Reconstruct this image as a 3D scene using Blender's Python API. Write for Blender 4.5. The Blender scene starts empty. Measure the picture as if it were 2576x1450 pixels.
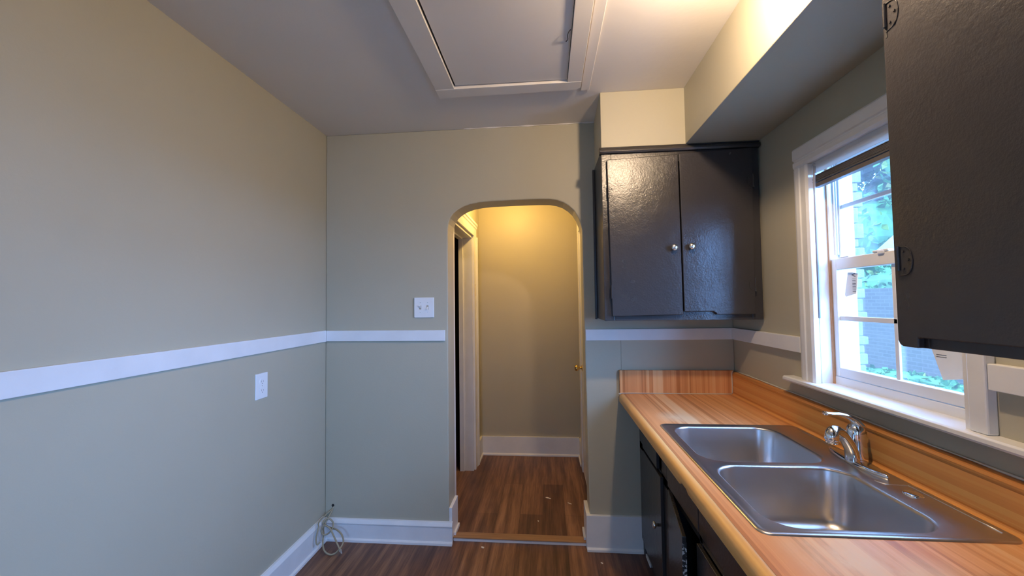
import bpy, bmesh, math, random
from mathutils import Vector, Matrix
random.seed(7)
S = bpy.context.scene
C = S.collection

# ---------------------------------------------------------------- camera
cam_d = bpy.data.cameras.new('camera')
cam = bpy.data.objects.new('camera', cam_d); C.objects.link(cam)
cam_d.sensor_width = 36.0; cam_d.sensor_fit = 'HORIZONTAL'
cam_d.lens = 36.0 * 1000.0 / 2576.0
cam_d.clip_start = 0.02; cam_d.clip_end = 200
R_ = Vector((0.99614654, 0.08672717, -0.01305650))
U_ = Vector((0.01618501, -0.03546832, 0.99923973))
F_ = Vector((-0.08619815, 0.99560052, 0.03673532))
m = Matrix.Identity(4)
for i in range(3):
    m[i][0] = R_[i]; m[i][1] = U_[i]; m[i][2] = -F_[i]
m[2][3] = 1.457
cam.matrix_world = m
S.camera = cam

# ---------------------------------------------------------------- light and exposure
S.view_settings.view_transform = 'Standard'
S.view_settings.look = 'None'
S.view_settings.gamma = 1.0
S.view_settings.exposure = 0.13
S.view_settings.use_curve_mapping = False
S.cycles.max_bounces = 10
S.cycles.diffuse_bounces = 6
S.cycles.glossy_bounces = 5
S.cycles.transparent_max_bounces = 12
S.cycles.sample_clamp_indirect = 6.0
S.cycles.caustics_reflective = False
S.cycles.caustics_refractive = False
SKY = 8.0
LAMP = 880.0
HALL = 300.0
world = bpy.data.worlds.new('sky'); S.world = world
world.use_nodes = True
bgn = world.node_tree.nodes['Background']
bgn.inputs[0].default_value = (0.30, 0.51, 1.0, 1)
# the sky is brighter towards the south-east (+X, -Y)
_nt = world.node_tree
_tc = _nt.nodes.new('ShaderNodeTexCoord'); _dt = _nt.nodes.new('ShaderNodeVectorMath'); _dt.operation = 'DOT_PRODUCT'
_nt.links.new(_tc.outputs['Generated'], _dt.inputs[0]); _dt.inputs[1].default_value = Vector((0.80, -0.52, 0.30)).normalized()
_mr = _nt.nodes.new('ShaderNodeMapRange'); _mr.interpolation_type = 'SMOOTHSTEP'
_mr.inputs['From Min'].default_value = 0.35; _mr.inputs['From Max'].default_value = 1.0
_mr.inputs['To Min'].default_value = SKY; _mr.inputs['To Max'].default_value = SKY * 5.5
_nt.links.new(_dt.outputs['Value'], _mr.inputs['Value']); _nt.links.new(_mr.outputs[0], bgn.inputs[1])
sun_d = bpy.data.lights.new('sun', 'SUN'); sun = bpy.data.objects.new('sun', sun_d); C.objects.link(sun)
sun_d.energy = 7.0; sun_d.color = (1.0, 0.95, 0.8); sun_d.angle = 0.01
sun.location = (-4, -4, 9)
sun.rotation_euler = Vector((0.68, -0.22, -0.70)).to_track_quat('-Z', 'Y').to_euler()

def portal(name, loc, rot, sx, sy):
    d = bpy.data.lights.new(name, 'AREA'); d.shape = 'RECTANGLE'; d.size = sx; d.size_y = sy
    d.cycles.is_portal = True
    o = bpy.data.objects.new(name, d); C.objects.link(o); o.location = loc; o.rotation_euler = rot
portal('window_portal', (1.25, 1.41, 1.56), (0, math.radians(90), 0), 0.95, 0.62)
portal('added_window_portal', (1.25, -1.05, 1.5), (0, math.radians(90), 0), 1.2, 0.9)
portal('added_door_portal', (-0.35, -2.34, 1.4), (math.radians(90), 0, 0), 0.62, 1.1)

# ---------------------------------------------------------------- materials
def nodes(name):
    mt = bpy.data.materials.new(name); mt.use_nodes = True
    nt = mt.node_tree; b = nt.nodes['Principled BSDF']
    return mt, nt, b
def sset(b, **k):
    for a, v in k.items():
        a = a.replace('_', ' ')
        if a in b.inputs: b.inputs[a].default_value = v
def objcoord(nt, scale=(1, 1, 1)):
    tc = nt.nodes.new('ShaderNodeTexCoord'); mp = nt.nodes.new('ShaderNodeMapping')
    mp.inputs['Scale'].default_value = scale
    nt.links.new(tc.outputs['Object'], mp.inputs['Vector'])
    return mp.outputs['Vector']
def noise(nt, vec, scale, detail=3, rough=0.5):
    n = nt.nodes.new('ShaderNodeTexNoise'); n.inputs['Scale'].default_value = scale
    n.inputs['Detail'].default_value = detail; n.inputs['Roughness'].default_value = rough
    nt.links.new(vec, n.inputs['Vector']); return n.outputs['Fac']
def ramp(nt, fac, stops):
    r = nt.nodes.new('ShaderNodeValToRGB'); e = r.color_ramp.elements
    while len(e) < len(stops): e.new(0.5)
    for i, (p, c) in enumerate(stops):
        e[i].position = p; e[i].color = (*c, 1) if len(c) == 3 else c
    nt.links.new(fac, r.inputs['Fac']); return r.outputs['Color']
def mathn(nt, op, a, b=None, c=None):
    n = nt.nodes.new('ShaderNodeMath'); n.operation = op
    for i, v in enumerate((a, b, c)):
        if v is None: continue
        if isinstance(v, (int, float)): n.inputs[i].default_value = v
        else: nt.links.new(v, n.inputs[i])
    return n.outputs[0]
def mixc(nt, fac, a, b, mode='MIX'):
    n = nt.nodes.new('ShaderNodeMix'); n.data_type = 'RGBA'; n.blend_type = mode
    for i, v in ((0, fac), (6, a), (7, b)):
        if isinstance(v, (int, float)): n.inputs[i].default_value = v
        elif isinstance(v, tuple): n.inputs[i].default_value = (*v, 1)
        else: nt.links.new(v, n.inputs[i])
    return n.outputs[2]
def bump(nt, b, h, strength=0.2, dist=0.002):
    n = nt.nodes.new('ShaderNodeBump'); n.inputs['Strength'].default_value = strength
    n.inputs['Distance'].default_value = dist
    nt.links.new(h, n.inputs['Height']); nt.links.new(n.outputs['Normal'], b.inputs['Normal'])

def paint(name, col, rough=0.6, var=0.06, bscale=60, bstr=0.25, bdist=0.002, vscale=1.2, spec=0.5, big=0.0):
    mt, nt, b = nodes(name); v = objcoord(nt)
    n1 = noise(nt, v, vscale, 4)
    lo = tuple(c * (1 - var) for c in col); hi = tuple(min(1, c * (1 + var)) for c in col)
    nt.links.new(ramp(nt, n1, [(0.3, lo), (0.7, hi)]), b.inputs['Base Color'])
    sset(b, Roughness=rough); b.inputs['Specular IOR Level'].default_value = spec
    h = noise(nt, v, bscale, 4, 0.6)
    if big:
        h = mathn(nt, 'ADD', h, mathn(nt, 'MULTIPLY', noise(nt, v, 5, 2), big))
    bump(nt, b, h, bstr, bdist)
    return mt
M = {}
M['wall'] = paint('greige_wall_paint', (0.455, 0.418, 0.312), 0.45, 0.04, 90, 0.3, 0.0015, 0.9, 0.35, 3.0)
M['ceil'] = paint('ceiling_paint', (0.74, 0.70, 0.655), 0.6, 0.03, 50, 0.25, 0.002, 0.9, 0.3, 3.0)
M['trim'] = paint('white_trim_paint', (0.78, 0.77, 0.75), 0.35, 0.04, 40, 0.3, 0.0015, 8)
M['vinyl'] = paint('white_vinyl', (0.76, 0.76, 0.76), 0.3, 0.01, 30, 0.05, 0.0005, 3)
M['hatch'] = paint('hatch_paint', (0.72, 0.68, 0.63), 0.5, 0.03, 60, 0.2, 0.001, 2, 0.3)
M['plastic'] = paint('white_plastic', (0.8, 0.8, 0.79), 0.3, 0.01, 20, 0.02, 0.0002, 3)
M['dark'] = paint('dark_interior', (0.012, 0.011, 0.010), 0.8, 0.1)
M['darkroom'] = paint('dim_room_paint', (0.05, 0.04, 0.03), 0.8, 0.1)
M['caulk'] = paint('pale_caulk', (0.62, 0.56, 0.46), 0.5, 0.08, 80, 0.4, 0.002, 20)
M['rawwood'] = paint('raw_wood', (0.42, 0.22, 0.11), 0.6, 0.2, 40, 0.2, 0.001, 12)
M['brass'] = nodes('brass')[0]; sset(M['brass'].node_tree.nodes['Principled BSDF'], Base_Color=(0.75, 0.5, 0.18, 1), Metallic=1.0, Roughness=0.25)
M['chrome'] = nodes('chrome')[0]; sset(M['chrome'].node_tree.nodes['Principled BSDF'], Base_Color=(0.82, 0.83, 0.85, 1), Metallic=1.0, Roughness=0.07)
M['knob'] = nodes('worn_nickel')[0]; sset(M['knob'].node_tree.nodes['Principled BSDF'], Base_Color=(0.78, 0.74, 0.66, 1), Metallic=1.0, Roughness=0.25)
M['cable'] = paint('tan_cable_jacket', (0.36, 0.30, 0.19), 0.5, 0.15, 40, 0.1, 0.001, 15)
M['flake'] = paint('paint_chip', (0.75, 0.7, 0.62), 0.7, 0.05)
M['blindslat'] = paint('grey_blind_slat', (0.13, 0.115, 0.11), 0.45, 0.15, 60, 0.1, 0.001, 14)
M['headrail'] = paint('white_headrail', (0.8, 0.8, 0.8), 0.12, 0.02, 20, 0.05, 0.0005, 3)
M['paper'] = paint('white_paper', (0.78, 0.79, 0.78), 0.7, 0.05, 12, 0.5, 0.004, 9)
M['ink'] = paint('grey_ink', (0.12, 0.13, 0.15), 0.6, 0.0)
M['wand'] = nodes('clear_plastic_wand')[0]; sset(M['wand'].node_tree.nodes['Principled BSDF'], Base_Color=(0.42, 0.42, 0.46, 1), Roughness=0.1)

# charcoal gloss enamel, brushed on thick with orange peel and pits
def enamel(name, col, rough):
    mt, nt, b = nodes(name); v = objcoord(nt)
    n1 = noise(nt, v, 3, 4)
    nt.links.new(ramp(nt, n1, [(0.3, tuple(c * 0.98 for c in col)), (0.7, tuple(c * 1.02 for c in col))]), b.inputs['Base Color'])
    rr = nt.nodes.new('ShaderNodeMapRange'); rr.inputs['To Min'].default_value = rough * 0.85; rr.inputs['To Max'].default_value = rough * 1.2
    nt.links.new(noise(nt, v, 6, 3), rr.inputs['Value']); nt.links.new(rr.outputs[0], b.inputs['Roughness'])
    h = mathn(nt, 'ADD', noise(nt, v, 130, 3, 0.6), mathn(nt, 'MULTIPLY', noise(nt, v, 22, 3), 1.6))
    bump(nt, b, h, 0.38, 0.002)
    return mt
M['enamel'] = enamel('charcoal_gloss_paint', (0.038, 0.035, 0.036), 0.25)

# edge of the ajar door: charcoal paint chipped down to white
mt, nt, b = nodes('chipped_edge_paint'); v = objcoord(nt)
n1 = noise(nt, v, 45, 5, 0.65)
nt.links.new(ramp(nt, n1, [(0.50, (0.03, 0.03, 0.03)), (0.53, (0.7, 0.7, 0.68))]), b.inputs['Base Color'])
sset(b, Roughness=0.5); bump(nt, b, n1, 0.4, 0.003); M['chipped'] = mt

# laminate with long staves; axis = coordinate the staves are counted along
def laminate(name, axis, grain, tint=(1, 1, 1), wear=False):
    mt, nt, b = nodes(name)
    tc = nt.nodes.new('ShaderNodeTexCoord'); sp = nt.nodes.new('ShaderNodeSeparateXYZ')
    nt.links.new(tc.outputs['Object'], sp.inputs[0])
    a = sp.outputs[axis]
    def stave(w, off):
        f = mathn(nt, 'FLOOR', mathn(nt, 'MULTIPLY', mathn(nt, 'ADD', a, off), 1.0 / w))
        wn = nt.nodes.new('ShaderNodeTexWhiteNoise'); wn.noise_dimensions = '1D'
        nt.links.new(f, wn.inputs['W']); return wn.outputs['Value']
    s = mathn(nt, 'ADD', mathn(nt, 'MULTIPLY', stave(0.019, 3.0), 0.55), mathn(nt, 'MULTIPLY', stave(0.0085, 7.3), 0.45))
    v = objcoord(nt, tuple(grain))
    g = noise(nt, v, 1.0, 5, 0.6)
    s2 = mathn(nt, 'ADD', s, mathn(nt, 'MULTIPLY', mathn(nt, 'SUBTRACT', g, 0.5), 0.14))
    T = lambda c: tuple(x * t for x, t in zip(c, tint))
    col = ramp(nt, s2, [(0.08, T((0.50, 0.200, 0.065))), (0.35, T((0.68, 0.300, 0.110))), (0.62, T((0.80, 0.40, 0.165))), (0.92, T((0.86, 0.54, 0.27)))])
    if wear:
        vo = tc.outputs['Object']
        def spot(c, r):
            sub = nt.nodes.new('ShaderNodeVectorMath'); sub.operation = 'DISTANCE'
            nt.links.new(vo, sub.inputs[0]); sub.inputs[1].default_value = c
            mr = nt.nodes.new('ShaderNodeMapRange'); mr.inputs['From Min'].default_value = r; mr.inputs['From Max'].default_value = 0
            nt.links.new(sub.outputs['Value'], mr.inputs['Value']); return mr.outputs[0]
        k = mathn(nt, 'MAXIMUM', spot((0.60, 1.93, 0.914), 0.11), spot((0.62, 0.90, 0.914), 0.15))
        k = mathn(nt, 'MAXIMUM', k, spot((0.72, 0.84, 0.914), 0.12))
        k = mathn(nt, 'MULTIPLY', k, noise(nt, objcoord(nt, (40, 14, 14)), 1.0, 5, 0.7))
        k = mathn(nt, 'MULTIPLY', k, 1.9)
        cl = nt.nodes.new('ShaderNodeClamp'); nt.links.new(k, cl.inputs[0])
        col = mixc(nt, cl.outputs[0], col, (0.78, 0.56, 0.33))
    nt.links.new(col, b.inputs['Base Color'])
    sset(b, Roughness=0.42)
    bump(nt, b, g, 0.08, 0.0006)
    return mt
M['lam_top'] = laminate('butcher_stripe_laminate', 0, (120, 3, 3), wear=True)
M['lam_end'] = laminate('upright_stripe_laminate', 0, (120, 3, 4), (0.9, 0.9, 0.9))
M['lam_back'] = laminate('lengthwise_stripe_laminate', 2, (90, 2.5, 110), (0.92, 0.84, 0.55))
mt, nt, b = nodes('lamplit_laminate_edge'); v = objcoord(nt, (90, 2.0, 90)); g = noise(nt, v, 1, 5, 0.6)  # same laminate as the top, with the lamp's yellow put into its colour
nt.links.new(ramp(nt, g, [(0.3, (0.74, 0.39, 0.12)), (0.7, (0.86, 0.50, 0.18))]), b.inputs['Base Color']); sset(b, Roughness=0.4); M['nose'] = mt

# vinyl plank floor, planks along Y
mt, nt, b = nodes('dark_walnut_planks')
tc = nt.nodes.new('ShaderNodeTexCoord')
br = nt.nodes.new('ShaderNodeTexBrick'); mp = nt.nodes.new('ShaderNodeMapping'); mp.inputs['Rotation'].default_value = (0, 0, math.radians(90))
mp.inputs['Location'].default_value = (0.31, 0.05, 0)
nt.links.new(tc.outputs['Object'], mp.inputs['Vector']); nt.links.new(mp.outputs[0], br.inputs['Vector'])
br.inputs['Scale'].default_value = 1.0; br.inputs['Brick Width'].default_value = 1.22; br.inputs['Row Height'].default_value = 0.152
br.inputs['Mortar Size'].default_value = 0.0012; br.offset = 0.37
br.inputs['Color1'].default_value = (0.15, 0.15, 0.15, 1); br.inputs['Color2'].default_value = (0.85, 0.85, 0.85, 1); br.inputs['Mortar'].default_value = (0.0, 0, 0, 1)
sepc = nt.nodes.new('ShaderNodeSeparateColor'); nt.links.new(br.outputs['Color'], sepc.inputs[0])
v1 = objcoord(nt, (26, 1.6, 1)); g1 = noise(nt, v1, 1, 6, 0.62)
v2 = objcoord(nt, (140, 5, 1)); g2 = noise(nt, v2, 1, 4, 0.6)
f = mathn(nt, 'ADD', mathn(nt, 'MULTIPLY', sepc.outputs[0], 0.22), mathn(nt, 'ADD', mathn(nt, 'MULTIPLY', g1, 0.75), mathn(nt, 'MULTIPLY', g2, 0.25)))
col = ramp(nt, f, [(0.36, (0.035, 0.014, 0.009)), (0.50, (0.085, 0.036, 0.022)), (0.64, (0.17, 0.078, 0.044)), (0.80, (0.33, 0.17, 0.09))])
nt.links.new(col, b.inputs['Base Color']); sset(b, Roughness=0.42); bump(nt, b, g2, 0.25, 0.0012); M['floor'] = mt
mt, nt, b = nodes('light_oak_threshold'); v = objcoord(nt, (4, 90, 90)); g = noise(nt, v, 1, 5, 0.6)
nt.links.new(ramp(nt, g, [(0.3, (0.24, 0.12, 0.055)), (0.7, (0.36, 0.20, 0.10))]), b.inputs['Base Color']); sset(b, Roughness=0.45); M['oak'] = mt

# stainless
def steel(name, rough, streak):
    mt, nt, b = nodes(name); v = objcoord(nt, streak); g = noise(nt, v, 1, 4, 0.6)
    sset(b, Metallic=1.0, Base_Color=(0.60, 0.57, 0.55, 1))
    rr = nt.nodes.new('ShaderNodeMapRange'); rr.inputs['To Min'].default_value = rough - 0.06; rr.inputs['To Max'].default_value = rough + 0.08
    nt.links.new(g, rr.inputs['Value']); nt.links.new(rr.outputs[0], b.inputs['Roughness'])
    bump(nt, b, g, 0.06, 0.0004); return mt
M['steel'] = steel('brushed_stainless', 0.30, (6, 160, 160))
M['steelrim'] = steel('worn_stainless_rim', 0.38, (140, 8, 140))

# window glass: clear, faint reflection
mt = bpy.data.materials.new('window_glass'); mt.use_nodes = True; nt = mt.node_tree; nt.nodes.clear()
out = nt.nodes.new('ShaderNodeOutputMaterial'); tr = nt.nodes.new('ShaderNodeBsdfTransparent'); gl = nt.nodes.new('ShaderNodeBsdfGlossy')
tr.inputs[0].default_value = (0.84, 0.945, 1.0, 1); gl.inputs['Roughness'].default_value = 0.02
mx = nt.nodes.new('ShaderNodeMixShader'); lw = nt.nodes.new('ShaderNodeLayerWeight'); fr = nt.nodes.new('ShaderNodeMapRange'); lw.inputs[0].default_value = 0.5
fr.inputs['From Min'].default_value = 0.3; fr.inputs['To Min'].default_value = 0.03; fr.inputs['To Max'].default_value = 0.35; nt.links.new(lw.outputs['Facing'], fr.inputs['Value'])
df = nt.nodes.new('ShaderNodeBsdfDiffuse'); df.inputs[0].default_value = (0.8, 0.85, 0.88, 1)
tl = nt.nodes.new('ShaderNodeBsdfTranslucent'); tl.inputs[0].default_value = (0.85, 0.9, 0.92, 1)
mz = nt.nodes.new('ShaderNodeMixShader'); mz.inputs[0].default_value = 0.02     # dust film, mixed in to lay a haze veil over the view
nt.links.new(tr.outputs[0], mz.inputs[1]); nt.links.new(tl.outputs[0], mz.inputs[2])
nt.links.new(fr.outputs[0], mx.inputs[0]); nt.links.new(mz.outputs[0], mx.inputs[1]); nt.links.new(gl.outputs[0], mx.inputs[2]); nt.links.new(mx.outputs[0], out.inputs[0])
M['glass'] = mt

def emit(name, col, strength):
    mt = bpy.data.materials.new(name); mt.use_nodes = True; nt = mt.node_tree
    b = nt.nodes['Principled BSDF']; b.inputs['Emission Color'].default_value = (*col, 1); b.inputs['Emission Strength'].default_value = strength
    b.inputs['Base Color'].default_value = (0.8, 0.8, 0.8, 1)
    return mt
M['bulb'] = emit('warm_lit_bulb', (1.0, 0.74, 0.49), LAMP)
M['hallbulb'] = emit('amber_lit_bulb', (1.0, 0.62, 0.18), HALL)

# thin translucent plastic valance
mt, nt, b = nodes('valance_plastic'); out = nt.nodes['Material Output']; tl = nt.nodes.new('ShaderNodeBsdfTranslucent'); tl.inputs[0].default_value = (0.9, 0.9, 0.9, 1)
mx = nt.nodes.new('ShaderNodeMixShader'); mx.inputs[0].default_value = 0.45; sset(b, Base_Color=(0.8, 0.8, 0.8, 1), Roughness=0.15)
nt.links.new(b.outputs[0], mx.inputs[1]); nt.links.new(tl.outputs[0], mx.inputs[2]); nt.links.new(mx.outputs[0], out.inputs[0]); M['valance'] = mt
# exterior
mt, nt, b = nodes('neighbour_brick')
tc = nt.nodes.new('ShaderNodeTexCoord'); sp = nt.nodes.new('ShaderNodeSeparateXYZ'); cb = nt.nodes.new('ShaderNodeCombineXYZ')
nt.links.new(tc.outputs['Object'], sp.inputs[0]); nt.links.new(sp.outputs[1], cb.inputs[0]); nt.links.new(sp.outputs[2], cb.inputs[1])
br = nt.nodes.new('ShaderNodeTexBrick'); nt.links.new(cb.outputs[0], br.inputs['Vector']); br.inputs['Scale'].default_value = 1
br.inputs['Brick Width'].default_value = 0.22; br.inputs['Row Height'].default_value = 0.075; br.inputs['Mortar Size'].default_value = 0.008
br.inputs['Color1'].default_value = (0.050, 0.053, 0.05, 1); br.inputs['Color2'].default_value = (0.065, 0.066, 0.06, 1); br.inputs['Mortar'].default_value = (0.085, 0.085, 0.08, 1)
nt.links.new(br.outputs['Color'], b.inputs['Base Color']); sset(b, Roughness=0.9); M['brick'] = mt
M['siding'] = paint('pale_siding', (0.10, 0.13, 0.12), 0.7, 0.05)
M['whiteboard'] = paint('white_corner_board', (0.85, 0.85, 0.83), 0.5, 0.02)
M['stone'] = paint('pale_split_stone', (0.12, 0.14, 0.13), 0.9, 0.3, 30, 0.8, 0.01, 9)
M['spout'] = paint('dark_green_downspout', (0.05, 0.08, 0.07), 0.5, 0.1)
M['lawn'] = paint('garden_grass', (0.04, 0.085, 0.03), 0.9, 0.4, 20, 0.8, 0.05, 3)
M['leaf'] = paint('leaf_green', (0.045, 0.18, 0.05), 0.55, 0.5, 20, 0.1, 0.001, 1.5)
M['leafy'] = paint('leaf_yellow_green', (0.22, 0.32, 0.05), 0.55, 0.3, 20, 0.1, 0.001, 1.5)
M['concrete'] = paint('pale_bounce_concrete', (0.42, 0.40, 0.37), 0.9, 0.1)
M['bark'] = paint('bark', (0.07, 0.055, 0.04), 0.9, 0.2)
M['shingle'] = paint('pale_roof_shingle', (0.30, 0.31, 0.30), 0.8, 0.1)

# ---------------------------------------------------------------- mesh helpers
def link(name, bm, mat, parent=None, bevel=0.0, smooth=False, segs=2, angle=35):
    me = bpy.data.meshes.new(name)
    bmesh.ops.recalc_face_normals(bm, faces=bm.faces)
    bm.to_mesh(me); bm.free()
    for mm in (mat if isinstance(mat, (list, tuple)) else [mat]): me.materials.append(mm)
    o = bpy.data.objects.new(name, me); C.objects.link(o)
    if smooth:
        for p in me.polygons: p.use_smooth = True
    if bevel:
        bv = o.modifiers.new('bevel', 'BEVEL'); bv.width = bevel; bv.segments = segs; bv.limit_method = 'ANGLE'; bv.angle_limit = math.radians(angle)
        bv.harden_normals = False
    if parent:
        o.parent = parent
        if parent.type == 'EMPTY': o.location = tuple(-x for x in parent.location)
    return o
def tag(o, label=None, cat=None, group=None, kind=None):
    if label: o['label'] = label
    if cat: o['category'] = cat
    if group: o['group'] = group
    if kind: o['kind'] = kind
    return o
def thing(name, label, cat, loc, group=None, kind=None):
    o = bpy.data.objects.new(name, None); C.objects.link(o); o.location = loc; o.empty_display_size = 0.1
    tag(o, label, cat, group, kind); return o
def box(bm, x0, x1, y0, y1, z0, z1, mi=0):
    v = [bm.verts.new((x, y, z)) for x in (x0, x1) for y in (y0, y1) for z in (z0, z1)]
    for a in ((0, 1, 3, 2), (4, 6, 7, 5), (0, 4, 5, 1), (2, 3, 7, 6), (0, 2, 6, 4), (1, 5, 7, 3)):
        f = bm.faces.new([v[i] for i in a]); f.material_index = mi
    return bm
def B(*a, mi=0):
    return box(bmesh.new(), *a, mi=mi)
def BB(*boxes):
    bm = bmesh.new()
    for b_ in boxes: box(bm, *b_)
    return bm
def prism(pts, axis, a0, a1, bm=None):
    """pts: 2D outline in the two remaining axes (in x,y,z order), extruded along axis from a0 to a1"""
    bm = bm or bmesh.new()
    def P(p, a):
        return {'X': (a, p[0], p[1]), 'Y': (p[0], a, p[1]), 'Z': (p[0], p[1], a)}[axis]
    v0 = [bm.verts.new(P(p, a0)) for p in pts]; v1 = [bm.verts.new(P(p, a1)) for p in pts]
    bm.faces.new(v0); bm.faces.new(v1[::-1]); n = len(pts)
    for i in range(n): bm.faces.new((v0[i], v0[(i + 1) % n], v1[(i + 1) % n], v1[i]))
    return bm
def lathe(bm, prof, c, axis='Z', n=24, caps=True):
    """prof: (radius, along) list; c: base centre"""
    rings = []
    for r, h in prof:
        ring = []
        for i in range(n):
            a = 2 * math.pi * i / n; u, w = r * math.cos(a), r * math.sin(a)
            d = {'Z': (u, w, h), 'Y': (u, h, w), 'X': (h, u, w)}[axis]
            ring.append(bm.verts.new((c[0] + d[0], c[1] + d[1], c[2] + d[2])))
        rings.append(ring)
    for a, b_ in zip(rings, rings[1:]):
        for i in range(n): bm.faces.new((a[i], a[(i + 1) % n], b_[(i + 1) % n], b_[i]))
    if caps:
        bm.faces.new(rings[0]); bm.faces.new(rings[-1])
    return bm
def tube(bm, pts, rad, n=10, flat=1.0, up=Vector((0, 0, 1)), caps=True):
    """swept ellipse; rad may be a list; flat scales the 'up' half axis (may be a list)"""
    pts = [Vector(p) for p in pts]; rings = []
    side_prev = None
    for i, p in enumerate(pts):
        t = (pts[min(i + 1, len(pts) - 1)] - pts[max(i - 1, 0)]).normalized()
        s = t.cross(up)
        if s.length < 1e-3: s = side_prev or t.cross(Vector((1, 0, 0)))
        s.normalize()
        if side_prev and s.dot(side_prev) < 0: s = -s
        side_prev = s; w = s.cross(t).normalized()
        r = rad[i] if isinstance(rad, (list, tuple)) else rad
        fl = flat[i] if isinstance(flat, (list, tuple)) else flat
        rings.append([bm.verts.new(p + s * r * math.cos(2 * math.pi * k / n) + w * r * fl * math.sin(2 * math.pi * k / n)) for k in range(n)])
    for a, b_ in zip(rings, rings[1:]):
        for k in range(n): bm.faces.new((a[k], a[(k + 1) % n], b_[(k + 1) % n], b_[k]))
    if caps: bm.faces.new(rings[0]); bm.faces.new(rings[-1])
    return bm
def smoothpath(pts, n=8):
    P = [Vector(p) for p in pts]; P = [2 * P[0] - P[1]] + P + [2 * P[-1] - P[-2]]; out = []
    for i in range(1, len(P) - 2):
        for k in range(n):
            t = k / n; a, b_, c, d = P[i - 1:i + 3]
            out.append(0.5 * ((2 * b_) + (c - a) * t + (2 * a - 5 * b_ + 4 * c - d) * t * t + (3 * b_ - a - 3 * c + d) * t ** 3))
    out.append(P[-2]); return out
def rrect(x0, x1, y0, y1, r, n=6):
    pts = []
    for cx, cy, a0 in ((x1 - r, y1 - r, 0), (x0 + r, y1 - r, 90), (x0 + r, y0 + r, 180), (x1 - r, y0 + r, 270)):
        for i in range(n + 1):
            a = math.radians(a0 + 90 * i / n); pts.append((cx + r * math.cos(a), cy + r * math.sin(a)))
    return pts
def struct(name, bm, mat, **k):
    return tag(link(name, bm, mat, **k), kind='structure')

XL, XR, D, ZC = -1.403, 1.081, 2.424, 2.552
YB = -2.2
# ================================================================= ROOM SHELL
struct('floor', B(XL - 0.12, XR + 0.16, YB - 0.1, 2.47, -0.06, 0.0), M['floor'])
struct('floor_hall', B(-2.4, 0.45, 2.4705, 4.0, -0.06, 0.018), M['floor'])
struct('ceiling', B(XL - 0.12, XR + 0.16, YB - 0.1, D + 0.17, ZC, ZC + 0.1), M['ceil'])
struct('wall_left', B(XL - 0.12, XL, YB - 0.1, D + 0.17, -0.05, ZC), M['wall'])
struct('wall_back', BB((XL, -0.85, YB - 0.1, YB, -0.05, ZC), (0.15, XR, YB - 0.1, YB, -0.05, ZC), (-0.85, 0.15, YB - 0.1, YB, 2.05, ZC)), M['wall'])

# far wall with the arched opening
arch = [(-0.6135, -0.05), (-0.612, 0.45), (-0.611, 1.30), (-0.609, 1.915), (-0.604, 1.955), (-0.592, 1.99), (-0.572, 2.018), (-0.545, 2.040), (-0.51, 2.059),
        (-0.465, 2.074), (-0.41, 2.083), (-0.34, 2.088), (-0.2, 2.090), (-0.05, 2.091), (0.03, 2.088), (0.075, 2.079), (0.113, 2.064),
        (0.145, 2.042), (0.175, 2.012), (0.197, 1.975), (0.212, 1.935), (0.221, 1.892), (0.224, 1.30), (0.230, 0.60), (0.236, -0.05)]
outline = [(XL, -0.05), (XL, ZC), (XR, ZC), (XR, -0.05)] + arch[::-1]
struct('wall_far', prism(outline, 'Y', D, 2.585), M['wall'], bevel=0.006, segs=2, angle=50)

# right wall with the window opening and the added window behind the camera
wy0, wy1, wz0, wz1 = 1.125, 1.705, 1.108, 2.045
bm = BB((XR, XR + 0.15, wy1, D + 0.17, -0.05, ZC), (XR, XR + 0.15, wy0, wy1, wz1, ZC), (XR, XR + 0.15, wy0, wy1, -0.05, wz0),
        (XR, XR + 0.15, -0.60, wy0, -0.05, ZC), (XR, XR + 0.15, -1.50, -0.60, 2.10, ZC), (XR, XR + 0.15, -1.50, -0.60, -0.05, 0.90),
        (XR, XR + 0.15, YB - 0.1, -1.50, -0.05, ZC))
bmesh.ops.remove_doubles(bm, verts=bm.verts, dist=1e-5)
struct('wall_right', bm, M['wall'])

# dropped soffit along the right wall, boxed out over the far cabinet
bm = prism([(0.7214, YB), (0.7214, 2.077), (0.296, 2.077), (0.304, D), (XR, D), (XR, YB)], 'Z', 2.257, ZC)
struct('ceiling_soffit', bm, M['wall'], bevel=0.003)

# chair rails
struct('trim_1', B(XL, -1.389, YB, 2.410, 1.2255, 1.2965), M['trim'], bevel=0.002)
struct('trim_2', prism([(-1.389, 1.2275), (-1.389, 1.2945), (-0.628, 1.2925), (-0.628, 1.2265)], 'Y', 2.409, D), M['trim'], bevel=0.002)
struct('trim_3', prism([(0.229, 1.2245), (0.229, 1.2915), (1.066, 1.2935), (1.066, 1.2275)], 'Y', 2.409, D), M['trim'], bevel=0.002)
struct('trim_4', B(1.063, XR, 1.787, D, 1.2285, 1.2955), M['trim'], bevel=0.002)
struct('trim_5', B(1.058, XR, 0.925, 1.064, 1.231, 1.2945), M['trim'], bevel=0.002)
struct('trim_6', B(0.4365, 0.4395, D - 0.0025, D, 1.05, 1.227), M['wall'])            # panel joint under the rail

pts = [(-0.50 + i * 0.04, D - 0.001, ZC - 0.001) for i in range(26)]
struct('trim_11', tube(bmesh.new(), pts, [0.002 + 0.007 * max(0, math.sin(i * 1.7) * math.sin(i * 0.45)) for i in range(26)], 6), M['ceil'])   # ceiling paint daubed over the joint
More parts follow.
